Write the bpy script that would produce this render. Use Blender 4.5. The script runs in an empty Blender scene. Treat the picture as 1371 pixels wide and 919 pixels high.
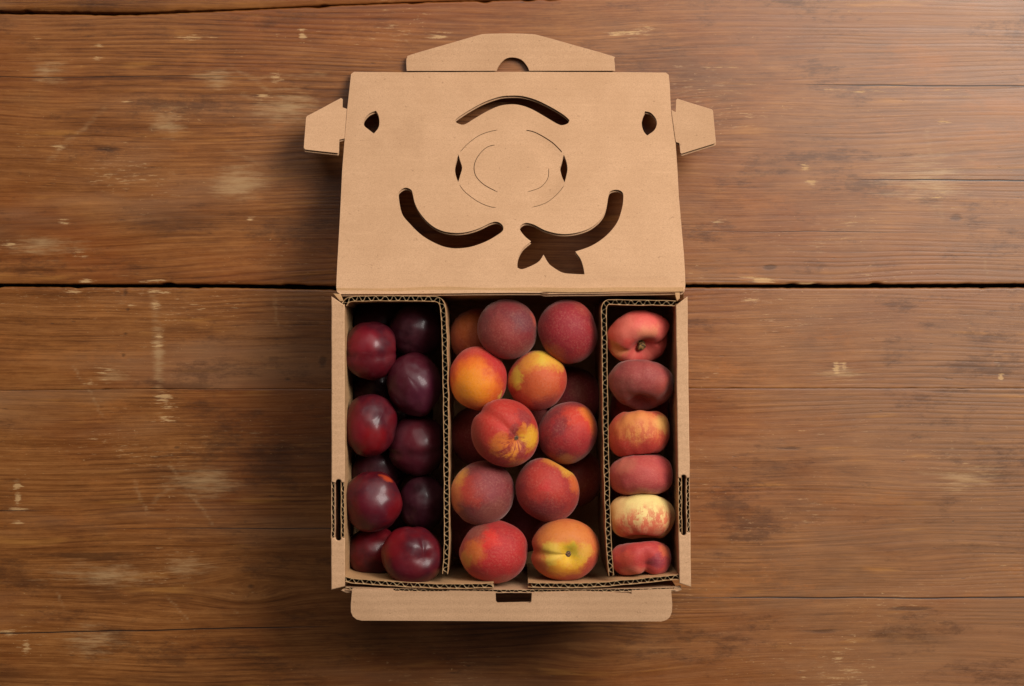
import bpy, bmesh, math, random
import numpy as np
from mathutils import Vector, Matrix, noise as mnoise

random.seed(7)
scene = bpy.context.scene
col = scene.collection

# ------------------------------------------------------------------ camera
W, H = 1371.0, 919.0           # photograph size: measurements below are in its pixels
LENS = 65.0
F = W * LENS / 36.0            # focal length in those pixels
RIM = 0.155                    # box height (m)
CAM_Z = RIM + F / 1450.0       # the box rim measures 1450 px per metre
cam_d = bpy.data.cameras.new('camera'); cam = bpy.data.objects.new('camera', cam_d)
col.objects.link(cam); scene.camera = cam
cam_d.sensor_width = 36.0; cam_d.lens = LENS; cam_d.clip_end = 50.0; cam_d.clip_start = 0.05
cam.location = (0, 0, CAM_Z); cam.rotation_euler = (0, 0, 0)
cam_d.dof.use_dof = False

# ------------------------------------------------------------------ light
world = bpy.data.worlds.new('World'); scene.world = world; world.use_nodes = True
bg = world.node_tree.nodes['Background']
bg.inputs[0].default_value = (1.0, 0.90, 0.80, 1); bg.inputs[1].default_value = 0.07
ld = bpy.data.lights.new('softbox', 'AREA'); ld.shape = 'SQUARE'; ld.size = 1.15
ld.energy = 73.0; ld.color = (1.0, 0.95, 0.89)
lo = bpy.data.objects.new('softbox', ld); col.objects.link(lo)
lo.location = (1.32, 0.98, 2.05)
lo.rotation_euler = (Vector((0.0, 0.0, 0.1)) - lo.location).to_track_quat('-Z', 'Y').to_euler()
fd = bpy.data.lights.new('shadow_fill', 'AREA'); fd.shape = 'SQUARE'; fd.size = 2.4  # added fill light to lift the shadows, stands for no actual source
fd.energy = 31.0; fd.color = (1.0, 0.95, 0.90)
fo = bpy.data.objects.new('shadow_fill', fd); col.objects.link(fo)
fo.location = (0.25, 1.75, 2.15)
fo.rotation_euler = (Vector((0.0, 0.1, 0.0)) - fo.location).to_track_quat('-Z', 'Y').to_euler()
scene.view_settings.view_transform = 'Standard'; scene.view_settings.look = 'None'
scene.view_settings.exposure = 0.0; scene.view_settings.gamma = 1.0
scene.view_settings.use_curve_mapping = False
scene.render.engine = 'CYCLES'

# ------------------------------------------------------------------ helpers
def P(x, y, z):
    """point at height z whose place in the photograph was measured as (x, y)"""
    k = (CAM_Z - z) / F
    return Vector(((x - W / 2) * k, -(y - H / 2) * k, z))

def srgb(r, g, b, a=1.0):
    f = lambda c: (c / 255 / 12.92) if c <= 10 else ((c / 255 + 0.055) / 1.055) ** 2.4
    return (f(r), f(g), f(b), a)

class NT:
    """small wrapper to write node trees as expressions"""
    def __init__(self, name):
        self.m = bpy.data.materials.new(name); self.m.use_nodes = True
        self.t = self.m.node_tree; self.t.nodes.clear()
        self.out = self.t.nodes.new('ShaderNodeOutputMaterial')
        self.b = self.t.nodes.new('ShaderNodeBsdfPrincipled')
        self.t.links.new(self.b.outputs[0], self.out.inputs[0])
        self.tc = self.t.nodes.new('ShaderNodeTexCoord')
        self.obj = self.tc.outputs['Object']
    def put(self, sock, v):
        if isinstance(v, bpy.types.NodeSocket): self.t.links.new(v, sock)
        elif v is not None:
            if hasattr(sock.default_value, '__len__') and not hasattr(v, '__len__'): v = (v,) * len(sock.default_value)
            sock.default_value = v
    def m_(self, op, a, b=None, c=None, clamp=False):
        n = self.t.nodes.new('ShaderNodeMath'); n.operation = op; n.use_clamp = clamp
        for i, v in enumerate((a, b, c)):
            if v is not None: self.put(n.inputs[i], v)
        return n.outputs[0]
    def add(self, a, b): return self.m_('ADD', a, b)
    def sub(self, a, b): return self.m_('SUBTRACT', a, b)
    def mul(self, a, b): return self.m_('MULTIPLY', a, b)
    def mx(self, a, b): return self.m_('MAXIMUM', a, b)
    def v_(self, op, a, b=None, s=None):
        n = self.t.nodes.new('ShaderNodeVectorMath'); n.operation = op
        self.put(n.inputs[0], a)
        if b is not None: self.put(n.inputs[1], b)
        if s is not None: self.put(n.inputs['Scale'], s)
        return n.outputs['Value'] if op in ('DOT_PRODUCT', 'LENGTH', 'DISTANCE') else n.outputs[0]
    def sep(self, v):
        n = self.t.nodes.new('ShaderNodeSeparateXYZ'); self.put(n.inputs[0], v); return n.outputs
    def comb(self, x, y, z=0.0):
        n = self.t.nodes.new('ShaderNodeCombineXYZ')
        for i, v in enumerate((x, y, z)): self.put(n.inputs[i], v)
        return n.outputs[0]
    def noise(self, vec, scale=1.0, detail=2.0, rough=0.5, dist=0.0, colour=False):
        n = self.t.nodes.new('ShaderNodeTexNoise'); self.put(n.inputs['Vector'], vec)
        n.inputs['Scale'].default_value = scale; n.inputs['Detail'].default_value = detail
        n.inputs['Roughness'].default_value = rough; n.inputs['Distortion'].default_value = dist
        return n.outputs[1] if colour else n.outputs[0]
    def voro(self, vec, scale):
        n = self.t.nodes.new('ShaderNodeTexVoronoi'); self.put(n.inputs['Vector'], vec)
        n.inputs['Scale'].default_value = scale; return n.outputs['Distance']
    def mix(self, f, a, b, blend='MIX'):
        n = self.t.nodes.new('ShaderNodeMix'); n.data_type = 'RGBA'; n.blend_type = blend
        self.put(n.inputs[0], f); self.put(n.inputs[6], a); self.put(n.inputs[7], b); return n.outputs[2]
    def rng(self, v, a, b, c=0.0, d=1.0, smooth=True):
        n = self.t.nodes.new('ShaderNodeMapRange'); n.clamp = True
        n.interpolation_type = 'SMOOTHSTEP' if smooth else 'LINEAR'
        for i, q in enumerate((v, a, b, c, d)): self.put(n.inputs[i], q)
        return n.outputs[0]
    def ramp(self, f, stops):
        n = self.t.nodes.new('ShaderNodeValToRGB'); self.put(n.inputs[0], f)
        e = n.color_ramp.elements
        while len(e) < len(stops): e.new(0.5)
        for el, (p, c) in zip(e, stops): el.position = p; el.color = c
        return n.outputs[0]
    def bump(self, h, strength=0.3, dist=0.001):
        n = self.t.nodes.new('ShaderNodeBump'); self.put(n.inputs['Height'], h)
        n.inputs['Strength'].default_value = strength; n.inputs['Distance'].default_value = dist
        self.t.links.new(n.outputs[0], self.b.inputs['Normal'])
    def set(self, **kw):
        names = dict(base='Base Color', rough='Roughness', sheen='Sheen Weight', sheen_rough='Sheen Roughness',
                     sheen_tint='Sheen Tint', coat='Coat Weight', coat_rough='Coat Roughness', spec='Specular IOR Level',
                     sss='Subsurface Weight', sss_r='Subsurface Radius', sss_s='Subsurface Scale')
        for k, v in kw.items(): self.put(self.b.inputs[names[k]], v)
        return self.m

def tag(o, label=None, cat=None, group=None, kind=None):
    for k, v in (('label', label), ('category', cat), ('group', group), ('kind', kind)):
        if v: o[k] = v
    return o

def empty(name, loc):
    o = bpy.data.objects.new(name, None); col.objects.link(o); o.location = loc
    o.empty_display_size = 0.02
    return o

def world_loc(o):
    v = Vector((0, 0, 0))
    while o is not None: v += o.location; o = o.parent
    return v

def link(name, mesh, mats, parent=None, smooth=None):
    o = bpy.data.objects.new(name, mesh); col.objects.link(o)
    for m in (mats if isinstance(mats, (list, tuple)) else [mats]): mesh.materials.append(m)
    if parent is not None:
        mesh.transform(Matrix.Translation(-world_loc(parent))); o.parent = parent
    if smooth is not None:
        mesh.shade_smooth()
        if smooth < 3.1: mesh.set_sharp_from_angle(angle=smooth)
    return o

class MB:
    """collects verts and faces for one mesh"""
    def __init__(self): self.v = []; self.f = []; self.mi = []
    def add(self, vs, fs, mi=0):
        k = len(self.v); self.v += [tuple(p) for p in vs]
        self.f += [tuple(i + k for i in q) for q in fs]; self.mi += [mi] * len(fs)
    def mesh(self, name):
        me = bpy.data.meshes.new(name); me.from_pydata(self.v, [], self.f)
        me.polygons.foreach_set('material_index', self.mi); me.update()
        bm = bmesh.new(); bm.from_mesh(me); bmesh.ops.recalc_face_normals(bm, faces=bm.faces)
        bm.to_mesh(me); bm.free()
        return me

def smooth_loop(pts, sub=4, corner=55):
    """closed Catmull-Rom through the points, keeping the sharp corners"""
    n = len(pts); P2 = [Vector((p[0], p[1])) for p in pts]; out = []
    sharp = []
    for i in range(n):
        a = P2[i] - P2[i - 1]; b = P2[(i + 1) % n] - P2[i]
        sharp.append(abs(a.angle_signed(b, 0.0)) > math.radians(corner) if a.length and b.length else True)
    for i in range(n):
        p1, p2 = P2[i], P2[(i + 1) % n]
        t1 = Vector((0, 0)) if sharp[i] else (p2 - P2[i - 1]) * 0.5
        t2 = Vector((0, 0)) if sharp[(i + 1) % n] else (P2[(i + 2) % n] - p1) * 0.5
        if sharp[i]: t1 = (p2 - p1) * 0.5
        if sharp[(i + 1) % n]: t2 = (p2 - p1) * 0.5
        for k in range(sub):
            t = k / sub; t2_, t3 = t * t, t * t * t
            q = p1 * (2 * t3 - 3 * t2_ + 1) + t1 * (t3 - 2 * t2_ + t) + p2 * (-2 * t3 + 3 * t2_) + t2 * (t3 - t2_)
            out.append((q.x, q.y))
    return out

def slit(pts, w):
    """a thin closed outline of width w (px) along an open polyline"""
    q = [Vector(p) for p in pts]; L, R = [], []
    for i, p in enumerate(q):
        t = (q[min(i + 1, len(q) - 1)] - q[max(i - 1, 0)]).normalized(); nrm = Vector((-t.y, t.x))
        ww = w * (0.35 if i in (0, len(q) - 1) else 1.0) * 0.5
        L.append(tuple(p + nrm * ww)); R.append(tuple(p - nrm * ww))
    return L + R[::-1]

def crv(pts, sub=4):
    """open Catmull-Rom"""
    q = [Vector(p) for p in pts]; out = []
    for i in range(len(q) - 1):
        p0, p1, p2, p3 = q[max(i - 1, 0)], q[i], q[i + 1], q[min(i + 2, len(q) - 1)]
        for k in range(sub):
            t = k / sub
            out.append(0.5 * ((2 * p1) + (p2 - p0) * t + (2 * p0 - 5 * p1 + 4 * p2 - p3) * t * t + (3 * p1 - p0 - 3 * p2 + p3) * t ** 3))
    out.append(q[-1]); return out

def inset(loop, d):
    """move a loop by d into the solid when d > 0 (outer loops are ccw, holes are cw)"""
    n = len(loop); out = []
    for i in range(n):
        a = Vector(loop[i]) - Vector(loop[i - 1]); b = Vector(loop[(i + 1) % n]) - Vector(loop[i])
        t = (a.normalized() + b.normalized())
        if t.length < 1e-6: t = a
        t.normalize(); out.append((loop[i][0] - t.y * d, loop[i][1] + t.x * d))
    return out

def area(loop):
    return 0.5 * sum(loop[i - 1][0] * loop[i][1] - loop[i][0] * loop[i - 1][1] for i in range(len(loop)))

def filled(loops, t, bevel=0.0):
    """flat plate of thickness t from outlines with holes, centred on z = 0, as a bmesh-free mesh"""
    cu = bpy.data.curves.new('tmp', 'CURVE'); cu.dimensions = '2D'; cu.fill_mode = 'BOTH'; cu.extrude = t / 2 - bevel
    cu.bevel_depth = bevel; cu.bevel_resolution = 1; cu.offset = -bevel
    for lp in loops:
        s = cu.splines.new('POLY'); s.points.add(len(lp) - 1)
        for p, q in zip(s.points, lp): p.co = (q[0], q[1], 0, 1)
        s.use_cyclic_u = True
    ob = bpy.data.objects.new('tmp', cu); col.objects.link(ob)
    dg = bpy.context.evaluated_depsgraph_get()
    me = bpy.data.meshes.new_from_object(ob.evaluated_get(dg))
    bpy.data.objects.remove(ob); bpy.data.curves.remove(cu)
    me.materials.clear()
    return me

def sheet_board(loops, t, mapping, warp=None, core_in=0.0016, maxlen=0.012):
    """corrugated sheet with holes: two liners and a set-back core. loops in metres (first outer), mapping (u,v,w) -> world"""
    lps = []
    for i, lp in enumerate(loops):
        ccw = area(lp) > 0
        lps.append(lp if ccw == (i == 0) else lp[::-1])
    bm = bmesh.new()
    lt = 0.0006
    for off, th, ins, mi in ((t / 2 - lt / 2, lt, 0.0, 0), (0.0, t - 2 * lt - 0.0001, core_in, 1), (-t / 2 + lt / 2, lt, 0.0, 0)):
        me = filled([inset(l, ins) for l in lps] if ins else lps, th)
        n0 = len(bm.verts); f0 = len(bm.faces)
        bm.from_mesh(me); bpy.data.meshes.remove(me)
        bm.verts.ensure_lookup_table(); bm.faces.ensure_lookup_table()
        for v in bm.verts[n0:]: v.co.z += off
        for f in bm.faces[f0:]: f.material_index = mi
    bmesh.ops.triangulate(bm, faces=bm.faces)
    if warp:
        for _ in range(6):
            es = [e for e in bm.edges if e.calc_length() > maxlen]
            if not es: break
            bmesh.ops.subdivide_edges(bm, edges=es, cuts=1)
            bmesh.ops.triangulate(bm, faces=[f for f in bm.faces if len(f.verts) > 3])
        for v in bm.verts: v.co.z += warp(v.co.x, v.co.y)
    for v in bm.verts: v.co = mapping(v.co.x, v.co.y, v.co.z)
    bmesh.ops.recalc_face_normals(bm, faces=bm.faces)
    me = bpy.data.meshes.new('sheet'); bm.to_mesh(me); bm.free()
    return me

def corrugated(path, z0, ztop, t, pitch=0.0080, lt=0.00042, seed=0, liners=(True, True), ft=0.00042):
    """upright corrugated board along a plan path: liner, wavy flute, liner; ztop(s) is the height of its top edge"""
    rnd = random.Random(seed)
    pts = [Vector((p[0], p[1])) for p in path]
    S = [0.0]
    for a, b in zip(pts, pts[1:]): S.append(S[-1] + (b - a).length)
    def at(s):
        s = min(max(s, 0), S[-1]); i = 0
        while i < len(S) - 2 and S[i + 1] < s: i += 1
        d = (s - S[i]) / max(S[i + 1] - S[i], 1e-9)
        p = pts[i].lerp(pts[i + 1], d); e = 0.0015
        return p
    def frame(s):
        p = at(s); tn = at(s + 0.002) - at(s - 0.002)
        if tn.length < 1e-7: tn = pts[-1] - pts[-2]
        tn.normalize(); return p, Vector((-tn.y, tn.x))
    mb = MB(); n = int(S[-1] / pitch * 12); zt = ztop if callable(ztop) else (lambda s: ztop)
    ss = [S[-1] * i / n for i in range(n + 1)]
    ph = rnd.random() * 6.28
    def strip(offs, th, mi):
        vs, fs = [], []
        for i, s in enumerate(ss):
            p, nn = frame(s); o = offs(s); z = zt(s) - 0.0004 * (mi == 1) + 0.0008 * mnoise.noise((s * 120, seed, mi * 3.0 + o * 900))
            a = p + nn * (o - th / 2); b = p + nn * (o + th / 2)
            vs += [(a.x, a.y, z0), (b.x, b.y, z0), (a.x, a.y, z), (b.x, b.y, z)]
            if i:
                k = 4 * i; j = k - 4
                fs += [(j, k, k + 2, j + 2), (j + 1, j + 3, k + 3, k + 1), (j + 2, k + 2, k + 3, j + 3), (j, j + 1, k + 1, k)]
        k = 4 * n
        fs += [(0, 2, 3, 1), (k, k + 1, k + 3, k + 2)]
        mb.add(vs, fs, mi)
    if liners[0]: strip(lambda s: t / 2 - lt / 2 + 0.00045 * mnoise.noise((s * 75, 1, seed)), lt, 0)
    if liners[1]: strip(lambda s: -t / 2 + lt / 2 + 0.00045 * mnoise.noise((s * 75, 9, seed)), lt, 0)
    amp = t / 2 - lt - ft / 2 + 0.0001
    def wave(s):
        q = s / pitch * 6.2832 + ph + 1.8 * mnoise.noise((s * 26, seed * 1.7, 0.3)) + 0.7 * mnoise.noise((s * 95, seed * 2.7, 1.3))
        return amp * (1 - 0.55 * max(0.0, mnoise.noise((s * 70, seed, 5)))) * max(-1, min(1, 1.3 * math.sin(q)))
    strip(wave, ft, 1)
    return mb.mesh('corrugated')

# ------------------------------------------------------------------ materials
def cardboard(name, base, dark=0.93, seed=0.0, speck=1.0):
    n = NT(name); p = n.v_('ADD', n.obj, (seed, seed * 0.7, 0))
    mott = n.noise(p, 22, 4, 0.6)
    fib = n.noise(n.v_('MULTIPLY', p, (1, 1, 1)), 900, 3, 0.7)
    fib2 = n.noise(n.v_('MULTIPLY', p, (260, 900, 500)), 1, 2, 0.6)
    c = n.mix(n.rng(mott, 0.25, 0.75), (base[0] * dark, base[1] * dark * 0.98, base[2] * dark * 0.95, 1), (*[min(1, q * 1.06) for q in base[:3]], 1))
    c = n.mix(n.rng(fib, 0.34, 0.70, 0.0, 0.62), c, (base[0] * 0.70, base[1] * 0.66, base[2] * 0.60, 1))
    c = n.mix(n.rng(fib2, 0.55, 0.8, 0.0, 0.22), c, (*[min(1, q * 1.2) for q in base[:3]], 1))
    spk = n.rng(n.noise(p, 300, 2, 0.5), 0.68, 0.76)
    c = n.mix(n.mul(spk, 0.50 * speck), c, (base[0] * 0.45, base[1] * 0.40, base[2] * 0.35, 1))
    scuff = n.rng(n.noise(n.v_('MULTIPLY', p, (18, 160, 60)), 1, 3, 0.6), 0.62, 0.78)
    c = n.mix(n.mul(scuff, 0.22), c, (*[min(1, q * 1.22) for q in base[:3]], 1))
    x, y, z = n.sep(p)
    flute = n.m_('SINE', n.mul(n.add(y, n.mul(n.noise(p, 6, 1), 0.004)), 6.2832 / 0.0078))
    c = n.mix(n.rng(n.mul(flute, n.noise(p, 30, 3)), 0.1, 0.6, 0, 0.10), c, (base[0] * 0.72, base[1] * 0.70, base[2] * 0.66, 1))
    stain = n.rng(n.noise(p, 9, 5, 0.7), 0.60, 0.70)
    c = n.mix(n.mul(stain, 0.14), c, (base[0] * 0.6, base[1] * 0.55, base[2] * 0.5, 1))
    dent = n.noise(n.v_('MULTIPLY', p, (14, 40, 40)), 1, 3, 0.6)
    n.bump(n.add(n.add(n.mul(fib, 0.3), n.mul(dent, 1.2)), n.add(n.mul(flute, 0.22), n.mul(mott, 1.4))), 0.32, 0.0008)
    return n.set(base=c, rough=0.82, spec=0.25)

KRAFT = srgb(197, 156, 120)
m_card = cardboard('kraft_cardboard', KRAFT)
m_card_in = cardboard('kraft_cardboard_inside', srgb(190, 148, 105), seed=3.1)
m_core = cardboard('cardboard_core', srgb(96, 74, 54), seed=1.3)
m_flute = cardboard('flute_paper', srgb(192, 162, 122), seed=5.0)

def wood(name, seed, tint=(1, 1, 1), line=1.0, cracks=()):
    n = NT(name)
    x, y, z = n.sep(n.obj)
    px = lambda v: (v - W / 2) * CAM_Z / F
    py = lambda v: -(v - H / 2) * CAM_Z / F
    S = lambda v: v * CAM_Z / F
    def attr(nm):
        q = n.t.nodes.new('ShaderNodeAttribute'); q.attribute_name = nm; return q.outputs['Fac']
    # the run of the grain, bending round knots
    w1 = n.sub(n.noise(n.comb(n.mul(x, 1.7), n.mul(y, 6.0), seed), 1, 2, 0.5), 0.5)
    w2 = n.sub(n.noise(n.comb(n.mul(x, 10), n.mul(y, 34), seed + 4), 1, 2, 0.5), 0.5)
    yy = n.add(n.add(y, attr('knot')), n.add(n.mul(w1, 0.045), n.mul(w2, 0.0022)))
    # growth rings cut lengthwise: uneven dark latewood lines
    drift = n.noise(n.comb(n.mul(x, 0.9), n.mul(yy, 14), seed + 2), 1, 3, 0.55)
    ring = n.m_('SINE', n.add(n.mul(yy, 6.2832 * 185), n.mul(drift, 44)))
    ring = n.m_('POWER', n.add(n.mul(ring, 0.5), 0.5), 2.2)
    where = n.rng(n.noise(n.comb(n.mul(x, 2.5), n.mul(y, 9), seed + 11), 1, 2, 0.5), 0.36, 0.66)
    ring = n.mul(ring, where)
    streak = n.noise(n.comb(n.mul(x, 3.4), n.mul(yy, 190), seed + 7), 1, 6, 0.75)
    fine = n.noise(n.comb(n.mul(x, 20), n.mul(yy, 720), seed + 9), 1, 4, 0.75)
    blot = n.noise(n.comb(n.mul(x, 9), n.mul(y, 26), seed + 51), 1, 7, 0.78)
    f = n.add(n.add(n.mul(streak, 0.54), n.mul(blot, 0.54)), n.add(n.mul(fine, 0.62), n.mul(ring, -0.14 * line)))
    c = n.ramp(n.sub(f, 0.30), [(0.22, srgb(50, 26, 10)), (0.39, srgb(98, 56, 23)), (0.52, srgb(126, 77, 36)), (0.76, srgb(164, 110, 60))])
    # old varnish: redder and browner clouds, bare greyer clouds
    c = n.mix(n.rng(n.noise(n.comb(n.mul(x, 3.2), n.mul(y, 7), seed + 13), 1, 5, 0.65), 0.44, 0.70, 0, 0.55), c, srgb(128, 66, 22))
    c = n.mix(n.rng(n.noise(n.comb(n.mul(x, 4), n.mul(y, 13), seed + 17), 1, 4, 0.62), 0.52, 0.74, 0, 0.55), c, srgb(72, 42, 22))
    bare_sheen = n.rng(n.noise(n.comb(n.mul(x, 2.2), n.mul(y, 10), seed + 21), 1, 4, 0.6), 0.50, 0.72)
    thin = n.rng(n.add(x, n.mul(n.sub(n.noise(n.comb(n.mul(x, 4), n.mul(y, 11), seed + 71), 1, 6, 0.7), 0.5), 0.9)), 0.02, 0.50)   # greyer toward the right: sheen painted into the colour, along with thinned varnish
    bare_sheen = n.mx(bare_sheen, thin)
    c = n.mix(n.mul(bare_sheen, 0.42), c, srgb(148, 112, 84))
    c = n.mix(n.rng(n.noise(n.comb(n.mul(x, 7), n.mul(yy, 60), seed + 23), 1, 3, 0.6), 0.60, 0.74, 0, 0.40), c, srgb(182, 126, 62))
    c = n.mix(1.0, c, (*tint, 1), 'MULTIPLY')
    grime = n.noise(n.comb(n.mul(x, 5.5), n.mul(y, 15), seed + 57), 1, 8, 0.80)
    c = n.mix(n.rng(grime, 0.52, 0.64, 0, 0.55), c, srgb(60, 33, 17))
    c = n.mix(n.rng(grime, 0.46, 0.34, 0, 0.42), c, srgb(160, 98, 46))
    # rubbed pale patches and scratches
    brk = n.noise(n.comb(n.mul(x, 45), n.mul(y, 420), seed + 37), 1, 5, 0.75)
    soft = n.noise(n.comb(n.mul(x, 26), n.mul(y, 150), seed + 39), 1, 5, 0.7)
    hz = n.rng(n.add(n.add(n.mul(soft, 0.8), n.mul(n.add(brk, fine), 0.40)), attr('rubbed')), 0.42, 0.82, 0, 0.90)
    hz = n.mx(hz, n.mul(attr('scratch'), n.rng(n.add(brk, n.mul(n.sub(fine, 0.5), 0.4)), 0.36, 0.66, 0, 0.8)))
    c = n.mix(n.mul(hz, 0.85), c, srgb(172, 136, 94))
    # flecks worn through along the grain
    fl = n.noise(n.comb(n.mul(x, 60), n.mul(yy, 430), seed + 31), 1, 5, 0.74)
    zone = n.noise(n.comb(n.mul(x, 7), n.mul(y, 14), seed + 33), 1, 2, 0.5)
    wear = n.mx(n.rng(n.add(fl, n.mul(zone, 0.46)), 0.87, 0.99, 0, 0.8), n.rng(n.add(n.add(n.mul(brk, 2.0), n.mul(fine, 0.5)), attr('chipped')), 0.78, 0.98))
    spk = n.rng(n.noise(n.comb(n.mul(x, 170), n.mul(y, 300), seed + 61), 1, 3, 0.7), 0.66, 0.74, 0, 0.8)
    wear = n.mx(wear, n.mul(spk, n.rng(zone, 0.42, 0.6)))
    c = n.mix(n.mul(wear, n.rng(fine, 0.3, 0.7, 0.45, 0.85)), c, srgb(200, 160, 108))
    # cracks and dark marks
    dark = n.rng(n.noise(n.comb(n.mul(x, 60), n.mul(yy, 300), seed + 41), 1, 2, 0.5), 0.71, 0.78, 0, 0.45)
    dark = n.mx(dark, n.rng(n.sub(attr('stain'), n.mul(n.sub(n.add(soft, n.mul(n.sub(brk, 0.5), 0.6)), 0.5), 1.8)), -1.15, -0.4, 0, 0.5))
    for (x0, y0, x1, y1, w) in cracks:
        cy = n.add(py(y0), n.mul(n.sub(x, px(x0)), (py(y1) - py(y0)) / (px(x1) - px(x0))))
        cy = n.add(cy, n.mul(n.sub(n.noise(n.comb(n.mul(x, 9), y0 * 0.3, 0), 1, 3), 0.5), 0.004))
        ww = n.mul(n.rng(x, px(x0), px(x0) + 0.12, 0.0, S(w)), n.rng(x, px(x1) - 0.10, px(x1), 1.0, 0.0))
        dark = n.mx(dark, n.mul(n.rng(n.m_('ABSOLUTE', n.sub(y, cy)), ww, n.mul(ww, 0.3)), 0.9))
    c = n.mix(dark, c, srgb(34, 20, 13))
    h = n.sub(n.sub(n.add(n.mul(streak, 0.8), n.mul(fine, 0.3)), n.mul(ring, 0.30)), n.add(n.mul(dark, 0.8), n.mul(wear, 0.25)))
    n.bump(h, 0.26, 0.0009)
    r = n.add(n.rng(streak, 0.3, 0.7, 0.30, 0.42), n.add(n.mul(bare_sheen, 0.06), n.mul(wear, 0.2)))
    return n.set(base=c, rough=r, spec=0.40)

KNOT = [(335, 785, 60, 26, 0.75), (1240, 745, 90, 30, 0.6), (1010, 120, 150, 30, -0.5), (215, 815, 70, 18, 0.6), (790, 870, 80, 30, 0.6)]
def wood_marks(me, V):
    """where the boards are chipped, rubbed, scratched and stained, kept as point attributes that the grain breaks up"""
    k = F / CAM_Z
    X = V[:, 0] * k + W / 2; Y = -V[:, 1] * k + H / 2
    ell = lambda cx, cy, a, b: np.sqrt(((X - cx) / a) ** 2 + ((Y - cy) / b) ** 2)
    knot = np.zeros(len(X)); chip = np.full(len(X), -9.0); rub = np.full(len(X), -9.0); scr = np.zeros(len(X)); st = np.full(len(X), -9.0)
    for cx, cy, a, b, amt in KNOT: knot += np.exp(-ell(cx, cy, a, b) ** 2) * (Y - cy) / k * amt
    for cx, cy, a, b, thr, amt in WEAR: chip = np.maximum(chip, -0.32 * ell(cx, cy, a, b) - thr - (1 - amt) * 0.1)
    for cx, cy, a, b, amt in HAZE: rub = np.maximum(rub, -0.36 * ell(cx, cy, a, b) - (1 - amt) * 0.22)
    for x0, y0, x1, y1, w, amt in SCRATCH:
        L = math.hypot(x1 - x0, y1 - y0); dx, dy = (x1 - x0) / L, (y1 - y0) / L
        u = (X - x0) * dx + (Y - y0) * dy; v = -(X - x0) * dy + (Y - y0) * dx + 1.2 * np.sin(u * 0.11 + x0) + 0.8 * np.sin(u * 0.37 + y0)
        scr = np.maximum(scr, amt * np.clip(1.3 - np.abs(v) / w, 0, 1) * np.clip(u / 6, 0, 1) * np.clip((L - u) / 6, 0, 1))
    for cx, cy, a, b in SPOT: st = np.maximum(st, -ell(cx, cy, a, b))
    for nm, arr in (('knot', knot), ('chipped', chip), ('rubbed', rub), ('scratch', scr), ('stain', st)):
        me.attributes.new(nm, 'FLOAT', 'POINT').data.foreach_set('value', arr.astype(np.float32))

# wear seen on the boards: (x, y, half width, half height, threshold, amount) in photograph pixels
WEAR = [(205, 391, 26, 3, 0.22, 1), (95, 390, 20, 3, 0.25, .8), (200, 376, 40, 3, 0.30, 1), (305, 378, 16, 2, 0.3, .8), (115, 376, 8, 2.5, 0.1, 1),
        (175, 409, 6, 2.5, 0.1, .9), (209, 408, 7, 4, 0.15, 1), (212, 450, 7, 5, 0.25, .9), (213, 462, 9, 5, 0.25, .8), (220, 532, 11, 6, 0.12, .9),
        (226, 545, 10, 5, 0.16, .9), (222, 560, 15, 7, 0.28, .9), (23, 650, 5, 8, 0.1, .9), (24, 668, 4, 8, 0.1, .9), (25, 682, 14, 2, 0.15, .9), (26, 700, 6, 3, 0.15, .8),
        (370, 104, 8, 6, 0.16, .9), (350, 129, 12, 5, 0.2, .9), (405, 46, 5, 7, 0.15, .6), (35, 866, 5, 8, 0.1, .7), (8, 846, 14, 4, 0.2, .8), (252, 50, 24, 5, 0.3, .8),
        (50, 52, 12, 5, 0.25, .5), (585, 48, 14, 6, 0.2, .9), (840, 45, 26, 6, 0.25, .8), (860, 40, 30, 10, 0.36, .8), (1018, 375, 26, 5, 0.18, .9), (1075, 380, 30, 3, 0.3, .8),
        (1010, 402, 20, 4, 0.25, .8), (1165, 369, 12, 3, 0.2, .8), (1120, 494, 4, 8, 0.1, .8), (1130, 490, 4, 6, 0.15, .7), (1340, 505, 3, 4, 0.0, .8), (960, 298, 22, 5, 0.34, .7),
        (1170, 295, 26, 4, 0.34, .6), (1260, 163, 10, 5, 0.2, .6), (1078, 225, 8, 7, 0.22, .6), (1088, 245, 8, 5, 0.2, .6), (1255, 262, 24, 9, 0.36, .5), (960, 90, 90, 5, 0.40, .6), (1150, 122, 50, 5, 0.36, .6),
        (120, 512, 9, 4, 0.22, .8), (140, 497, 22, 8, 0.36, .8), (130, 60, 8, 3, 0.2, .6), (168, 136, 8, 3, 0.2, .7), (130, 78, 10, 3, 0.25, .7), (80, 196, 22, 7, 0.38, .8), (225, 262, 60, 8, 0.46, .6),
        (12, 327, 9, 4, 0.2, .7), (110, 340, 22, 7, 0.36, .8), (85, 297, 12, 4, 0.25, .7), (335, 295, 8, 6, 0.25, .7), (370, 45, 6, 6, 0.5, .5), (270, 50, 40, 8, .42, .5)]
HAZE = [(320, 245, 46, 26, 1.0), (385, 145, 60, 30, 0.75), (225, 165, 40, 32, 0.55), (212, 480, 12, 70, 0.75), (270, 645, 60, 28, 0.8), (290, 105, 45, 22, 0.5), (60, 95, 40, 30, 0.5),
        (145, 770, 120, 26, 0.5), (250, 760, 60, 24, 0.45), (150, 500, 40, 20, 0.5), (1290, 640, 80, 30, 0.45), (1130, 500, 60, 20, 0.3), (1240, 240, 120, 70, 0.35), (125, 860, 70, 40, 0.4), (60, 330, 90, 24, 0.45)]
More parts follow.
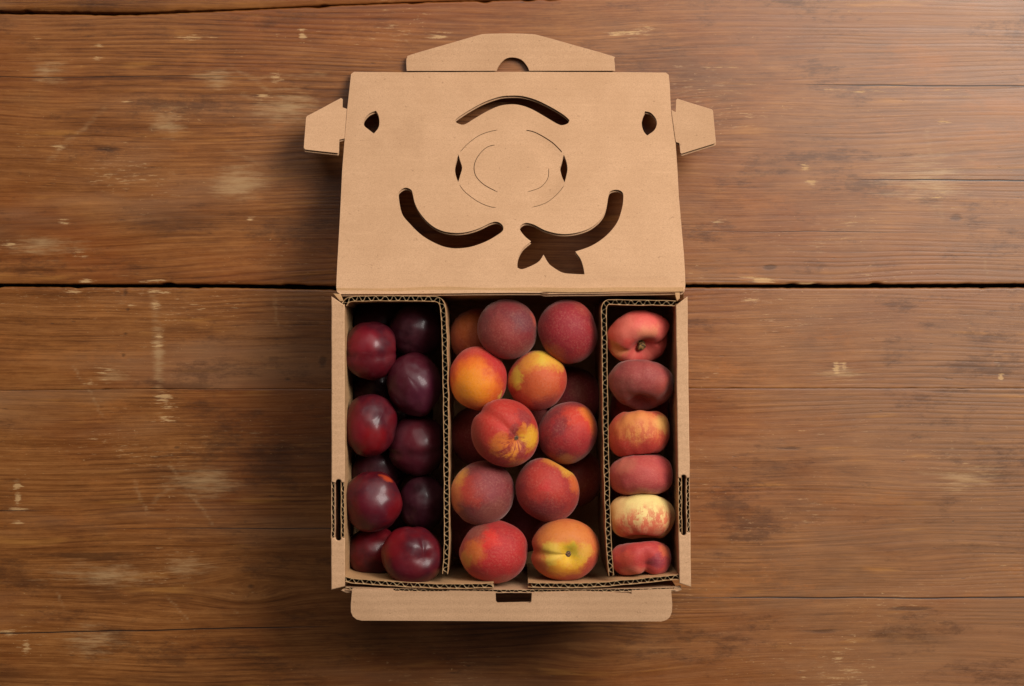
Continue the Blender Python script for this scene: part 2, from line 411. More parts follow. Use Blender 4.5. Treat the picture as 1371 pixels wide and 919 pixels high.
SCRATCH = [(225, 620, 287, 705, 2.2, .8), (178, 640, 198, 690, 2.2, .7), (200, 675, 250, 640, 3.5, .5), (97, 487, 140, 560, 1.6, .7), (60, 218, 145, 142, 3.5, .45), (220, 798, 256, 832, 1.3, .7),
           (305, 85, 420, 160, 3, .55), (320, 125, 420, 168, 4, .5), (300, 200, 360, 225, 3, .45), (330, 105, 440, 100, 3, .5), (365, 395, 374, 440, 2, .6), (205, 385, 212, 500, 5, .5),
           (1330, 470, 1340, 500, 1.3, .6), (1318, 345, 1322, 372, 1.6, .5), (310, 816, 324, 826, 1.5, .7), (75, 790, 85, 818, 1.4, .6), (1240, 170, 1262, 300, 4, .4)]
CRACK = [(1030, 113, 1700, 119, 1.4), (1095, 241.5, 1700, 243, 1.5), (120, 708, 800, 707, 0.9), (-200, 684, 120, 684, 0.7), (-200, 852, 470, 838, 1.4), (900, 800, 1600, 801, 1.6), (-200, 104, 400, 102, 0.8), (900, 310, 1300, 311, .6), (300, 236, 470, 237, .7)]
SPOT = [(168, 392, 4, 5), (171, 415, 3.5, 3), (168, 447, 4, 2.5), (165, 476, 3.5, 3), (237, 599, 5, 2.5), (336, 785, 5, 4), (432, 485, 6, 9), (385, 508, 6, 3), (1031, 358, 9, 5), (1280, 292, 9, 5), (1276, 698, 3, 2),
        (120, 745, 70, 7), (1060, 600, 20, 3), (1220, 815, 40, 3), (1100, 845, 30, 3), (145, 200, 22, 3)]

# ------------------------------------------------------------------ table of old boards
table = empty('wooden_table_top', (0, 0, 0)); tag(table, kind='structure')
def poly_y(px_pts):
    q = [P(a, b, 0) for a, b in px_pts]
    xs = [v.x for v in q]; ys = [v.y for v in q]
    return lambda x: float(np.interp(x, xs, ys))
XL = [-900, -400, 0, 180, 300, 440, 560, 800, 1371, 2300]
j1 = list(zip(XL, [20, 19, 16.5, 18.5, 14, 7.5, 3, -3, -10, -20]))
g1 = [5, 5, 4.6, 3.6, 2.0, 1.2, 0.9, 0.8, 0.8, 0.8]
j2 = [(-900, 379), (0, 382), (150, 383), (300, 383), (440, 385.5), (685, 385), (920, 383), (1100, 383.5), (1371, 382.5), (2300, 382)]
g2 = [5, 4.0, 4.6, 5.0, 5.4, 5.4, 4.2, 5.0, 5.4, 5.4]
j3 = [(-900, 525), (0, 523), (200, 521), (440, 521), (920, 520), (1371, 520), (2300, 521)]
g3 = [0.35] * 7
j4 = [(-900, 1062), (2300, 1058)]; g4 = [3, 3]
j0 = [(-900, -330), (2300, -330)]; g0 = [3, 3]
jm = [(-900, 1560), (2300, 1560)]
def edge_fn(j, g, side, seed):
    mid = poly_y(j); gw = poly_y([(a, -w + H / 2) for (a, _), w in zip(j, g)])
    def fn(x):
        w = abs(gw(x)) * 0.5
        chip = max(0.0, mnoise.noise((x * 55, seed, 0.5)) - 0.30) * 0.0045 + 0.0005 * mnoise.noise((x * 160, seed, 2.0))
        return mid(x) + side * (w + chip * (1 if g[0] > 2 else 0.25))
    return fn
BEV = {3.0: (1, 1), 0.0: (1, 1), 51.0: (1, 0.3), 23.0: (0.3, 1), 77.0: (1, 1)}
boards = [(edge_fn(j0, g0, -1, 1), edge_fn(j1, g1, 1, 2), 3.0, (0.95, 0.91, 0.80)), (edge_fn(j1, g1, -1, 3), edge_fn(j2, g2, 1, 4), 0.0, (1, 0.94, 0.83)),
          (edge_fn(j2, g2, -1, 5), edge_fn(j3, g3, 1, 6), 51.0, (0.97, 0.92, 0.82)), (edge_fn(j3, g3, -1, 7), edge_fn(j4, g4, 1, 8), 23.0, (0.95, 0.91, 0.82)),
          (edge_fn(j4, g4, -1, 9), edge_fn(jm, g4, 1, 10), 77.0, (1, 1, 1))]
XS = np.concatenate([np.linspace(-1.1, -0.55, 60)[:-1], np.linspace(-0.55, 0.55, 480), np.linspace(0.55, 1.1, 60)[1:]])
for top, bot, seed, tint in boards:
    yt = np.array([top(x) for x in XS]); yb = np.array([bot(x) for x in XS]); n_x = len(XS)
    hi, lo_ = yt.mean(), yb.mean()
    m = max(3, int((min(hi, 0.37) - max(lo_, -0.37)) / 0.00105)) if hi > -0.37 and lo_ < 0.37 else 4
    if hi > 0.37 or lo_ < -0.37: m += 20
    b1, b2 = (0.0011 * q for q in BEV[seed]); fr = np.linspace(0, 1, m)
    rows = [(yt, -0.03), (yt, -0.0015 * b1 / 0.0011), (yt - b1 * 0.35, -0.0005 * b1 / 0.0011)] + [((yt - b1 * 1.4) * (1 - f) + (yb + b2 * 1.4) * f, 0.0) for f in fr] + [(yb + b2 * 0.35, -0.0005 * b2 / 0.0011), (yb, -0.0015 * b2 / 0.0011), (yb, -0.03)]
    R_ = len(rows)
    V = np.concatenate([np.stack([XS, yv, np.full(n_x, zv)], 1) for yv, zv in rows])
    idx = np.arange(R_ * n_x).reshape(R_, n_x)
    Fq = np.stack([idx[1:, :-1], idx[1:, 1:], idx[:-1, 1:], idx[:-1, :-1]], -1).reshape(-1, 4)
    me = bpy.data.meshes.new('plank'); me.vertices.add(len(V)); me.vertices.foreach_set('co', V.astype(np.float32).ravel())
    me.loops.add(Fq.size); me.loops.foreach_set('vertex_index', Fq.ravel().astype(np.int32))
    me.polygons.add(len(Fq)); me.polygons.foreach_set('loop_start', (np.arange(len(Fq)) * 4).astype(np.int32))
    me.update(calc_edges=True); me.validate(); wood_marks(me, V)
    ylo, yhi = H / 2 - hi * F / CAM_Z, H / 2 - lo_ * F / CAM_Z
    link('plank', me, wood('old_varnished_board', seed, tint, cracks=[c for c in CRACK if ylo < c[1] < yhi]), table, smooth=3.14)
mb = MB()
mb.add([(-1.1, -1.6, -0.031), (1.1, -1.6, -0.031), (1.1, 1.2, -0.031), (-1.1, 1.2, -0.031), (-1.1, -1.6, -0.05), (1.1, -1.6, -0.05), (1.1, 1.2, -0.05), (-1.1, 1.2, -0.05)],
       [(0, 1, 2, 3), (4, 7, 6, 5), (0, 4, 5, 1), (1, 5, 6, 2), (2, 6, 7, 3), (3, 7, 4, 0)])
nt = NT('dark_underframe'); link('underframe', mb.mesh('underframe'), nt.set(base=srgb(40, 25, 16), rough=0.9), table)

# ------------------------------------------------------------------ the cardboard box
BASE = P(684, 590, 0.0)
box = empty('fruit_box', BASE)
tag(box, 'open brown cardboard fruit box with face-like cut-outs in its raised lid', 'box')
TB = 0.0040
def flat(px_pts, z): return [(P(a, b, z).x, P(a, b, z).y) for a, b in px_pts]

# floor
fl = [P(447, 396, RIM), P(922, 396, RIM), P(926, 789, RIM), P(443, 789, RIM)]
fx0, fx1 = P(445, 0, RIM).x, P(921, 0, RIM).x
fy0, fy1 = P(0, 786, RIM).y, P(0, 408, 0).y
me = filled([[(fx0 + .002, fy0), (fx1 - .002, fy0), (fx1 - .002, fy1), (fx0 + .002, fy1)]], TB)
me.transform(Matrix.Translation((0, 0, TB / 2 + 0.0006))); link('floor_panel', me, m_card_in, box)

# lid: a leaning plane from the hinge down to the table
HZ, TZ = 0.151, 0.0075
hA, hB = P(0, 389.5, HZ), P(0, 96, TZ)
Ld = Vector((0, hB.y - hA.y, TZ - HZ)); LLEN = Ld.length; Ld.normalize()
Ln = Vector((0, -Ld.z, Ld.y))
def on_plane(px, py, O, D):
    """photo point on a plane that holds x and the direction D through O -> (x, distance along D)"""
    a = -(py - H / 2) / F
    # y = a (C - z);  y = Oy + t Dy ; z = Oz + t Dz
    t = (a * (CAM_Z - O.z) - O.y) / (D.y + a * D.z)
    z = O.z + t * D.z
    return ((px - W / 2) / F * (CAM_Z - z), t)
LID = lambda pts: [on_plane(a, b, hA, Ld) for a, b in pts]
def lid_map(u, v, w): return Vector((u, hA.y, hA.z)) + Ld * v + Ln * (w - TB / 2)
lid_out = [(450, 385), (451, 388.5), (455, 391), (560, 390.6), (680, 389.5), (767, 389), (887, 388), (914, 387.5), (917.5, 384), (918, 378), (916, 342), (912, 296), (909, 262), (907, 225), (904.5, 190),
           (901.5, 168), (898.3, 146), (896.8, 112), (895.5, 99), (891.5, 96), (823.6, 95.6), (685, 95.8), (544, 96), (474, 96), (470, 99), (468.5, 112), (464.8, 146), (463, 168), (461.4, 186), (458, 228), (455, 290), (451.5, 352)]
eyeL = [(487, 165), (488, 159.4), (494.6, 151.8), (503.3, 148), (506.6, 154), (508, 162.7), (506.6, 171.4), (500.5, 179), (493.5, 173.6), (488, 169)]
eyeR = [(863.8, 148.6), (871.4, 150.7), (878, 158.3), (879.5, 166), (875.8, 174.7), (866.4, 181.8), (861.6, 175.7), (859.2, 166), (860.6, 156.2)]
brow = [(609.6, 161.3), (612.5, 158), (629, 147.2), (648.8, 136.4), (668.4, 129.6), (684, 128), (699.7, 128.6), (717.3, 133.5), (737, 143.3), (754.5, 154), (762.4, 161.3), (760.4, 165.8), (752.6, 168.4), (744.7, 165.8),
        (727, 155), (711.4, 146.2), (697.7, 141.3), (684, 140), (668.4, 142.3), (652.7, 149.2), (635, 159.4), (621.3, 167.2), (611.5, 164.8)]
crL = [(613.9, 208), (616.4, 216.8), (618.8, 225.6), (616.4, 235.4), (613.5, 245.2), (610.2, 235.4), (609.2, 225.6), (611.2, 215.8)]
crR = [(754.9, 208), (758.5, 217.7), (759.8, 227.5), (758, 237.3), (755.9, 245.2), (752.2, 236.3), (750, 225.6), (752.2, 216.8)]
mouL = [(533.7, 261.7), (535.6, 255.6), (542.9, 251.6), (550.8, 254.9), (553, 261.7), (556, 273.7), (563.3, 287), (575.4, 300), (589.8, 308.6), (606.7, 312.2), (623.5, 311.5), (640.4, 306.7), (657.2, 299), (665.6, 297.8),
        (672, 301.4), (674, 306.2), (671.2, 311.7), (654.8, 321.8), (638, 328.6), (623.5, 332), (605, 332.6), (587, 327.8), (565.7, 315.8), (548.9, 300), (538, 285.7)]
mouR = [(696.4, 308.6), (697, 303), (704, 299), (715, 301.4), (729.4, 308.6), (746.3, 313), (760.7, 313.4), (775, 311), (789.6, 305.5), (801.6, 296.6), (808.8, 287), (812.4, 275), (814.9, 260.5), (818.5, 255.6), (827, 254.4),
        (833.6, 258), (834.6, 266.5), (832.4, 281), (825.7, 299), (811.3, 315.8), (792, 329), (770.3, 336.8), (777.6, 347), (781.2, 358), (782.8, 367), (768, 366.4), (753.5, 364.7), (741.4, 358), (734.2, 352), (727.7, 341),
        (722.2, 349.5), (712.6, 355.5), (699.3, 360.4), (692.8, 358.4), (693.3, 347), (699.3, 333.9), (710.9, 323.5), (702.9, 317)]
slits = [([(616, 204.5), (625.3, 194.2), (639, 183.5), (652.7, 177.6), (666.4, 174.6)], 0.9), ([(704.6, 175.2), (708, 175.6), (715.4, 177.6), (727, 183.5), (738.9, 191.3), (747.7, 199.5), (752.5, 205)], 1.25),
         ([(615, 248.5), (623.3, 258.9), (639, 270.6), (654.6, 277.5), (664, 279)], 0.8), ([(755, 249.5), (746.7, 259.9), (731, 272.6), (711.4, 278.9)], 0.8),
         ([(662.5, 194.6), (652.7, 197.2), (642.9, 206), (636.4, 216.8), (634.7, 227.5), (638, 238.3), (648.8, 249), (666.4, 258.3)], 1.0), ([(734.6, 225.5), (734, 237.3), (729, 246), (721.2, 252.6), (705.6, 257.9)], 0.8)]
loops = [LID(lid_out)] + [LID(smooth_loop(q)) for q in (eyeL, eyeR, brow, crL, crR, mouL, mouR)]
loops += [LID(slit([tuple(v) for v in crv(q, 3)], w)) for q, w in slits]
nose_c = on_plane(684.5, 226.5, hA, Ld)
nose_a = on_plane(759.5, 226.5, hA, Ld)[0] - nose_c[0]; nose_b = on_plane(684.5, 174, hA, Ld)[1] - nose_c[1]
def lid_warp(u, v):
    s = v / LLEN
    d = 0.0022 * math.sin(math.pi * s) * (1 - (u / 0.16) ** 2) - 0.0010
    d += 0.0009 * mnoise.noise((u * 9, v * 9, 1.0)) + 0.0004 * mnoise.noise((u * 30, v * 30, 4.0))
    if s < 0.07: d -= 0.0040 * ((0.07 - s) / 0.07) ** 2 * (0.6 + 0.6 * (u > 0.03))   # rolled at the hinge crease
    d -= 0.0016 * math.exp(-((s - 0.045 - 0.05 * (u - 0.05)) / 0.012) ** 2) * max(0.0, min(1.0, (u - 0.02) / 0.06)) * (1 + 0.5 * mnoise.noise((u * 60, 0, 3)))
    for (ra, rb, dep) in ((nose_a, nose_b, 0.0011), (nose_a * 0.68, nose_b * 0.66, -0.0008)):
        q = math.hypot((u - nose_c[0]) / ra, (v - nose_c[1]) / rb)
        if q < 1.0: d -= dep * min(1.0, (1.0 - q) / 0.10) * (0.6 + 0.5 * (u - nose_c[0]) / ra)
    return d
lid = link('lid', sheet_board(loops, TB, lid_map, lid_warp, maxlen=0.0055), [m_card, m_core], box, smooth=0.5)
tag(lid, 'lid with brow, eyes, nose circles and curled moustache cut out')

# tuck flap beyond the lid, lying on the boards
def plane_sheet(name, pts, O, D, holes=(), parent=box, t=TB, label=None, amp=0.0006, mats=None, sub=False):
    O = Vector(O); D = Vector(D).normalized(); Nn = Vector((0, -D.z, D.y))
    cvt = lambda q: [on_plane(a, b, O, D) for a, b in q]
    mp = lambda u, v, w: Vector((u, O.y, O.z)) + D * v + Nn * (w - t / 2)
    wf = lambda u, v: amp * mnoise.noise((u * 14 + 3, v * 14, 2.0))
    o = link(name, sheet_board([cvt(pts)] + [cvt(h) for h in holes], t, mp, wf), mats or [m_card, m_core], parent, smooth=0.5)
    if label: tag(o, label)
    return o
tz = P(0, 95, TZ)
hat = [(544.4, 95.1), (544, 81), (545.5, 77), (550, 73.5), (600, 59), (638, 48), (650, 45.7), (680, 45), (708, 45.7), (723.5, 48), (770, 61), (819, 75), (822.3, 79), (823.6, 94.9), (708.5, 95), (706, 89), (698, 80), (686, 77), (676, 79.5), (668, 88), (665, 95)]
plane_sheet('tuck_flap', smooth_loop(hat, 3, 38), tz, (0, 1, 0.035), label='tuck flap with clipped corners and half-moon thumb hole')

# ear tabs at the lid's sides
def ear(pts, lean):
    # own plane: starts at lid height beside the ears, tilting along x
    ys = sum(p[1] for p in pts) / len(pts)
    u0, t0 = on_plane(pts[0][0], 165, hA, Ld)
    O = Vector((u0, 0, 0)) + Vector((0, hA.y, hA.z)) + Ld * t0
    nrm = (Ln + Vector((lean, 0, 0))).normalized()
    ex = Vector((1, 0, 0)); ex = (ex - nrm * ex.dot(nrm)).normalized(); ey = nrm.cross(ex)
    def cv(a, b):
        d = Vector(((a - W / 2) / F, -(b - H / 2) / F, -1.0)); C = Vector((0, 0, CAM_Z))
        s = (O - C).dot(nrm) / d.dot(nrm); q = C + d * s - O
        return (q.dot(ex), q.dot(ey))
    mp = lambda u, v, w: O + ex * u + ey * v + nrm * (w - TB / 2)
    return link('side_tab', sheet_board([[cv(*p) for p in pts]], TB, mp, lambda u, v: 0.0004 * mnoise.noise((u * 30, v * 30, 1))), [m_card, m_core], box, smooth=0.5)
ear([(464.4, 146), (458.7, 144), (458.9, 133), (456.5, 131.5), (411, 155.5), (409.8, 158), (406.7, 198), (408.5, 200.3), (453.2, 205.2), (454, 203.5), (454.4, 187), (461.2, 185.4)], 0.10)
ear([(899, 147.5), (904.7, 150.3), (905.3, 134), (907, 132.4), (953, 146.5), (954.6, 148.5), (958.4, 190), (957, 192), (912.5, 205.8), (911, 204.8), (909.7, 192), (904.8, 190)], -0.16)

# back wall leaning away under the hinge
mb = MB()
bt = [P(451, 391.5, 0.1475), P(915, 390.5, 0.1475)]; bb = [P(449, 409, 0.004), P(916, 409, 0.004)]
n_ = 30; vs, fs = [], []
for i in range(n_ + 1):
    t = i / n_
    a = bt[0].lerp(bt[1], t); b = bb[0].lerp(bb[1], t)
    bow = 0.0015 * mnoise.noise((t * 5, 3, 3))
    vs += [(a.x, a.y + bow, a.z), (b.x, b.y, b.z), (a.x, a.y + bow + TB, a.z), (b.x, b.y + TB, b.z)]
    if i:
        k = 4 * i; j = k - 4
        fs += [(j, j + 1, k + 1, k), (j + 2, k + 2, k + 3, j + 3), (j, k, k + 2, j + 2)]
mb.add(vs, fs + [(0, 2, 3, 1), (4 * n_, 4 * n_ + 1, 4 * n_ + 3, 4 * n_ + 2)]); link('back_wall', mb.mesh('back_wall'), m_card_in, box, smooth=0.5)

# side walls: an outer and an inner board with a folded rim across the top, cut away at the hand hole
def side_wall(xo0, xo1, xi0, xi1, y0, y1, sl0, sl1, hx0, hx1, right):
    """rim edges (outer and inner x at back and front), back/front y, hand hole y range, dark hole x range"""
    root = empty('side_wall', Vector((0, 0, 0))); root.parent = box
    s = 1 if right else -1
    xo = lambda y: xo0 + (xo1 - xo0) * (y - y0) / (y1 - y0)
    xi = lambda y: xi0 + (xi1 - xi0) * (y - y0) / (y1 - y0)
    t_px = 0.0034 * 1450
    so, si = -s * (t_px / 2 + 0.3), s * (t_px / 2 + 0.5)
    q = RIM - 0.0006
    def path(fx, o, ya, yb):
        return [(P(fx(y) + o, y, RIM).x, P(fx(y) + o, y, RIM).y) for y in np.linspace(ya, yb, 14)]
    cut = lambda s_len, ya, yb: None
    def zt(ya, yb):
        L = (yb - ya) / 1450
        def f(sv):
            y = ya + (yb - ya) * sv / L
            d = min(y - (sl0 + 2.5), (sl1 - 2.5) - y)
            return RIM - 0.0021 if d < 0 else RIM + 0.0002 - 0.0006 * min(1, d / 6)
        return f
    link('outer_panel', corrugated(path(xo, so, y0 + 4, y1 - 2), 0.001, zt(y0 + 4, y1 - 2), 0.0034, 0.0078, seed=11 + s), [m_card, m_flute], root)
    link('inner_panel', corrugated(path(xi, si, y0 + 10, y1 - 10), 0.005, zt(y0 + 10, y1 - 10), 0.0034, 0.0078, seed=21 + s), [m_card_in, m_flute], root)
    # folded rim in two lengths, notched to the rounded ends of the hole
    cx = (hx0 + hx1) / 2; r = (hx1 - hx0) / 2
    o_ = lambda y: xo(y) - s * 0.2
    tipb = -1.0; 
    up = [(o_(y0), y0), (xi(y0), y0 + 12), (xi(sl0 + 3), sl0 + 3.5), (hx1 if not right else hx0, sl0 + 4.5)]
    sgn = 1 if not right else -1
    arc = [(cx + sgn * r * math.cos(a), sl0 + r - r * math.sin(a) * 1.0) for a in np.linspace(0.15, math.pi - 0.15, 9)]
    up += arc + [(hx0 if not right else hx1, sl0 + 4.5), (o_(sl0 + 3), sl0 + 3.5)]
    dn = [(o_(y1), y1), (xi(y1), y1 - 5), (xi(sl1), sl1 - 3.5), (hx1 if not right else hx0, sl1 - 4.5)]
    arc = [(cx + sgn * r * math.cos(a), sl1 - r + r * math.sin(a)) for a in np.linspace(0.15, math.pi - 0.15, 9)]
    dn += arc + [(hx0 if not right else hx1, sl1 - 4.5), (o_(sl1), sl1 - 3.5)]
    for lp in (up, dn):
        # longer edges get points so the rim is not ruler-straight
        pts = []
        for a, b in zip(lp, lp[1:] + lp[:1]):
            k = max(1, int(abs(a[1] - b[1]) / 14))
            for i in range(k):
                y = a[1] + (b[1] - a[1]) * i / k; x = a[0] + (b[0] - a[0]) * i / k
                pts.append((x + (0.5 * mnoise.noise((x * 0.05, y * 0.03, 7.0)) if k > 2 and i else 0), y))
        l2 = flat(pts, RIM)
        if area(l2) < 0: l2 = l2[::-1]
        me = filled([l2], 0.0030, bevel=0.0009)
        me.transform(Matrix.Translation((0, 0, RIM - 0.0003))); link('rim_fold', me, m_card, root, smooth=0.9)
    return root
side_wall(443.6, 443.2, 461.5, 462.0, 397, 790, 642, 724, 449.5, 457, False)
side_wall(920.5, 925.5, 904.6, 909.0, 397, 786, 636, 717, 911.5, 918.5, True)

# front wall with its inner dust flaps and the outward flap
FW = lambda pts: [(P(a, b, RIM).x, P(a, b, RIM).y) for a, b in pts]
link('front_wall', corrugated(FW([(462, 789), (520, 791), (600, 792), (684, 792.5), (780, 792), (860, 791), (906, 789)]), 0.001, RIM - 0.004, 0.0032, 0.0078, seed=31), [m_card, m_flute], box)
d1 = link('dust_flap', corrugated(FW(crv([(459.5, 774.5), (466, 777), (480, 779), (540, 783), (600, 785.5), (661, 784.5)], 4)), 0.006, RIM - 0.0015, 0.0046, 0.0080, seed=41), [m_card_in, m_flute], box)
d2 = link('dust_flap', corrugated(FW(crv([(707, 783.5), (740, 784.5), (790, 784), (840, 780), (880, 776), (909, 773)], 4)), 0.006, RIM - 0.0015, 0.0046, 0.0080, seed=43), [m_card_in, m_flute], box)
ff = [(472, 787.5), (526, 788.6), (528, 791.0), (562, 792), (600, 791.5), (602, 790.6), (663.5, 792), (664, 804.5), (666, 806.8), (709, 806), (711.5, 804), (712, 793), (780, 791), (815, 793), (845, 794), (846, 790.3), (898, 788.3),
      (899.6, 808), (899, 818), (896.5, 824.5), (892, 828.5), (885, 830.6), (684, 830.2), (485, 829.5), (478, 828), (473, 824), (470.4, 818), (470.2, 808)]
plane_sheet('front_flap', ff, P(0, 788, RIM - 0.004), (0, -1, -0.16), label='outward-folded front flap with rounded corners and a lock slot')
# crumpled corner gussets at the front corners
for pts, zt_ in (([(456, 790.5), (463, 787), (471, 789), (472, 793), (464, 794)], RIM - 0.008), ([(899, 786), (911, 784), (913, 790), (905, 792.5), (898, 791)], RIM - 0.008)):
    l2 = flat(pts, zt_)
    if area(l2) < 0: l2 = l2[::-1]
    me = filled([smooth_loop(l2, 3, 80)], 0.0030, bevel=0.0008); me.transform(Matrix.Translation((0, 0, zt_))); link('corner_gusset', me, m_card, box, smooth=0.9)
# back corner gussets
for pts in ([(446, 393), (456, 394), (460.5, 404), (455, 404)], [(903, 392), (910, 392), (910, 400), (906, 404)]):
    l2 = flat(pts, RIM - 0.006)
    if area(l2) < 0: l2 = l2[::-1]
    me = filled([l2], 0.0030, bevel=0.0008); me.transform(Matrix.Translation((0, 0, RIM - 0.006))); link('corner_gusset', me, m_card_in, box, smooth=0.9)

# ------------------------------------------------------------------ divider inserts
def insert(path_px, seed, label):
    pth = FW(crv(path_px, 5))
    me = corrugated(pth, 0.0055, lambda s: RIM - 0.001 + 0.0008 * mnoise.noise((s * 14, seed, 0)), 0.0050, 0.0080, seed=seed)
    a = Vector((pth[len(pth) // 2][0], pth[len(pth) // 2][1], 0.0055))
    me.transform(Matrix.Translation(-a))
    o = link('divider_insert', me, [m_card_in, m_flute]); o.location = a
    tag(o, label, 'cardboard divider', 'divider inserts inside the fruit box')
    return o
insert([(460.5, 408), (463.5, 404), (468, 401.2), (480, 400), (530, 399.6), (575, 400.2), (586, 401.5), (591, 406), (593.2, 416), (595, 450), (596.5, 520), (597.5, 600), (598, 690), (597.6, 740), (596, 769)], 51,
       'corrugated cardboard divider between the plums and the round peaches')
insert([(905, 406.5), (880, 405.5), (845, 405.2), (820, 404.5), (813.5, 405), (810, 409), (808.8, 418), (809.2, 450), (810.2, 520), (811.5, 600), (813.5, 680), (816, 740), (819, 771)], 53,
       'corrugated cardboard divider between the round peaches and the flat peaches')

# ------------------------------------------------------------------ fruit
def rot_to(axis, roll):
    a = Vector(axis).normalized()
    q = Vector((0, 0, 1)).rotation_difference(a)
    return (q.to_matrix() @ Matrix.Rotation(roll, 3, 'Z'))

def fruit_mesh(kind, axis, roll, scale, seed, cav=0.22, groove=0.05, lump=0.03, nose=0.0, nu=72, nv=48):
    """round body about its stem axis: stem cavity, suture, uneven swelling; returned as vertices round its centre"""
    M = rot_to(axis, roll); vs = []; fs = []
    ths = [math.pi * (j / nv) for j in range(nv + 1)]
    for j, th in enumerate(ths):
        for i in range(nu):
            ph = 2 * math.pi * i / nu
            st, ct = math.sin(th), math.cos(th)
            g = groove * math.exp(-((math.atan2(math.sin(ph), math.cos(ph))) / (0.26 if kind == 'flat' else 0.17)) ** 2) * min(1, st * 1.6)
            lump_ = lump
            cheek = 0.035 * math.cos(2 * ph) * st
            if kind == 'flat':
                g2 = groove * math.exp(-((math.atan2(math.sin(ph + math.pi), math.cos(ph + math.pi))) / 0.26) ** 2) * min(1, st * 1.6)
                g = (g + 0.8 * g2) * max(0.0, min(1.0, 0.55 + ct * 1.3))
                g *= 1.0
                lump_ = lump * 3.0
                rr = st ** 0.92 if st > 0 else 0
                h = 0.66 * math.copysign(abs(ct) ** 0.90, ct)
                dip = math.exp(-(rr / 0.42) ** 2) * (cav * 1.55 if ct > 0 else cav * 1.25)
                h -= math.copysign(dip, ct) * min(1, abs(ct) * 3)
                p = Vector((rr * (1 - g * 1.5 + cheek) * math.cos(ph), rr * (1 - g * 1.5) * math.sin(ph), h * (1 - g)))
            else:
                r = 1 - g + cheek
                r -= cav * math.exp(-(th / 0.36) ** 2)
                r += nose * math.exp(-((math.pi - th) / 0.22) ** 2) - 0.05 * math.exp(-((math.pi - th) / 0.5) ** 2)
                p = Vector((r * st * math.cos(ph), r * st * math.sin(ph), r * ct * (0.95 if kind == 'peach' else 1.0)))
            d = p.normalized() if p.length > 1e-6 else Vector((0, 0, 1))
            p *= 1 + lump_ * mnoise.noise(d * 1.3 + Vector((seed * 3.7, seed, 0))) + lump_ * 0.35 * mnoise.noise(d * 3.2 + Vector((0, seed * 2.3, seed)))
            p = M @ p
            vs.append(p)
            if j in (0, nv): break
    # one vertex at each pole
    def idx(j, i):
        if j == 0: return 0
        if j == nv: return 1 + (nv - 1) * nu
        return 1 + (j - 1) * nu + i % nu
    for j in range(nv):
        for i in range(nu):
            if j == 0: fs.append((0, idx(1, i), idx(1, i + 1)))
            elif j == nv - 1: fs.append((idx(j, i), idx(nv, 0), idx(j, i + 1)))
            else: fs.append((idx(j, i), idx(j + 1, i), idx(j + 1, i + 1), idx(j, i + 1)))
    A = np.array([tuple(v) for v in vs])
    # fit the outline to the measured half-widths
    ext = [(A[:, k].max() - A[:, k].min()) / 2 for k in range(3)]
    mid = [(A[:, k].max() + A[:, k].min()) / 2 for k in range(3)]
    tip = np.array(tuple(vs[0]))
    K = [scale[k] / ext[k] for k in range(3)]
    A = (A - np.array(mid)) * np.array(K); tip = (tip - np.array(mid)) * np.array(K)
    return A, fs, Vector(tip), (M @ Vector((0, 0, 1))).normalized()

def dirv(dx, dy):
    r2 = dx * dx + dy * dy
    if r2 >= 0.98:
        k = 0.99 / math.sqrt(r2); dx *= k; dy *= k; r2 = dx * dx + dy * dy
    return (dx, dy, math.sqrt(max(0.0, 1 - r2)))

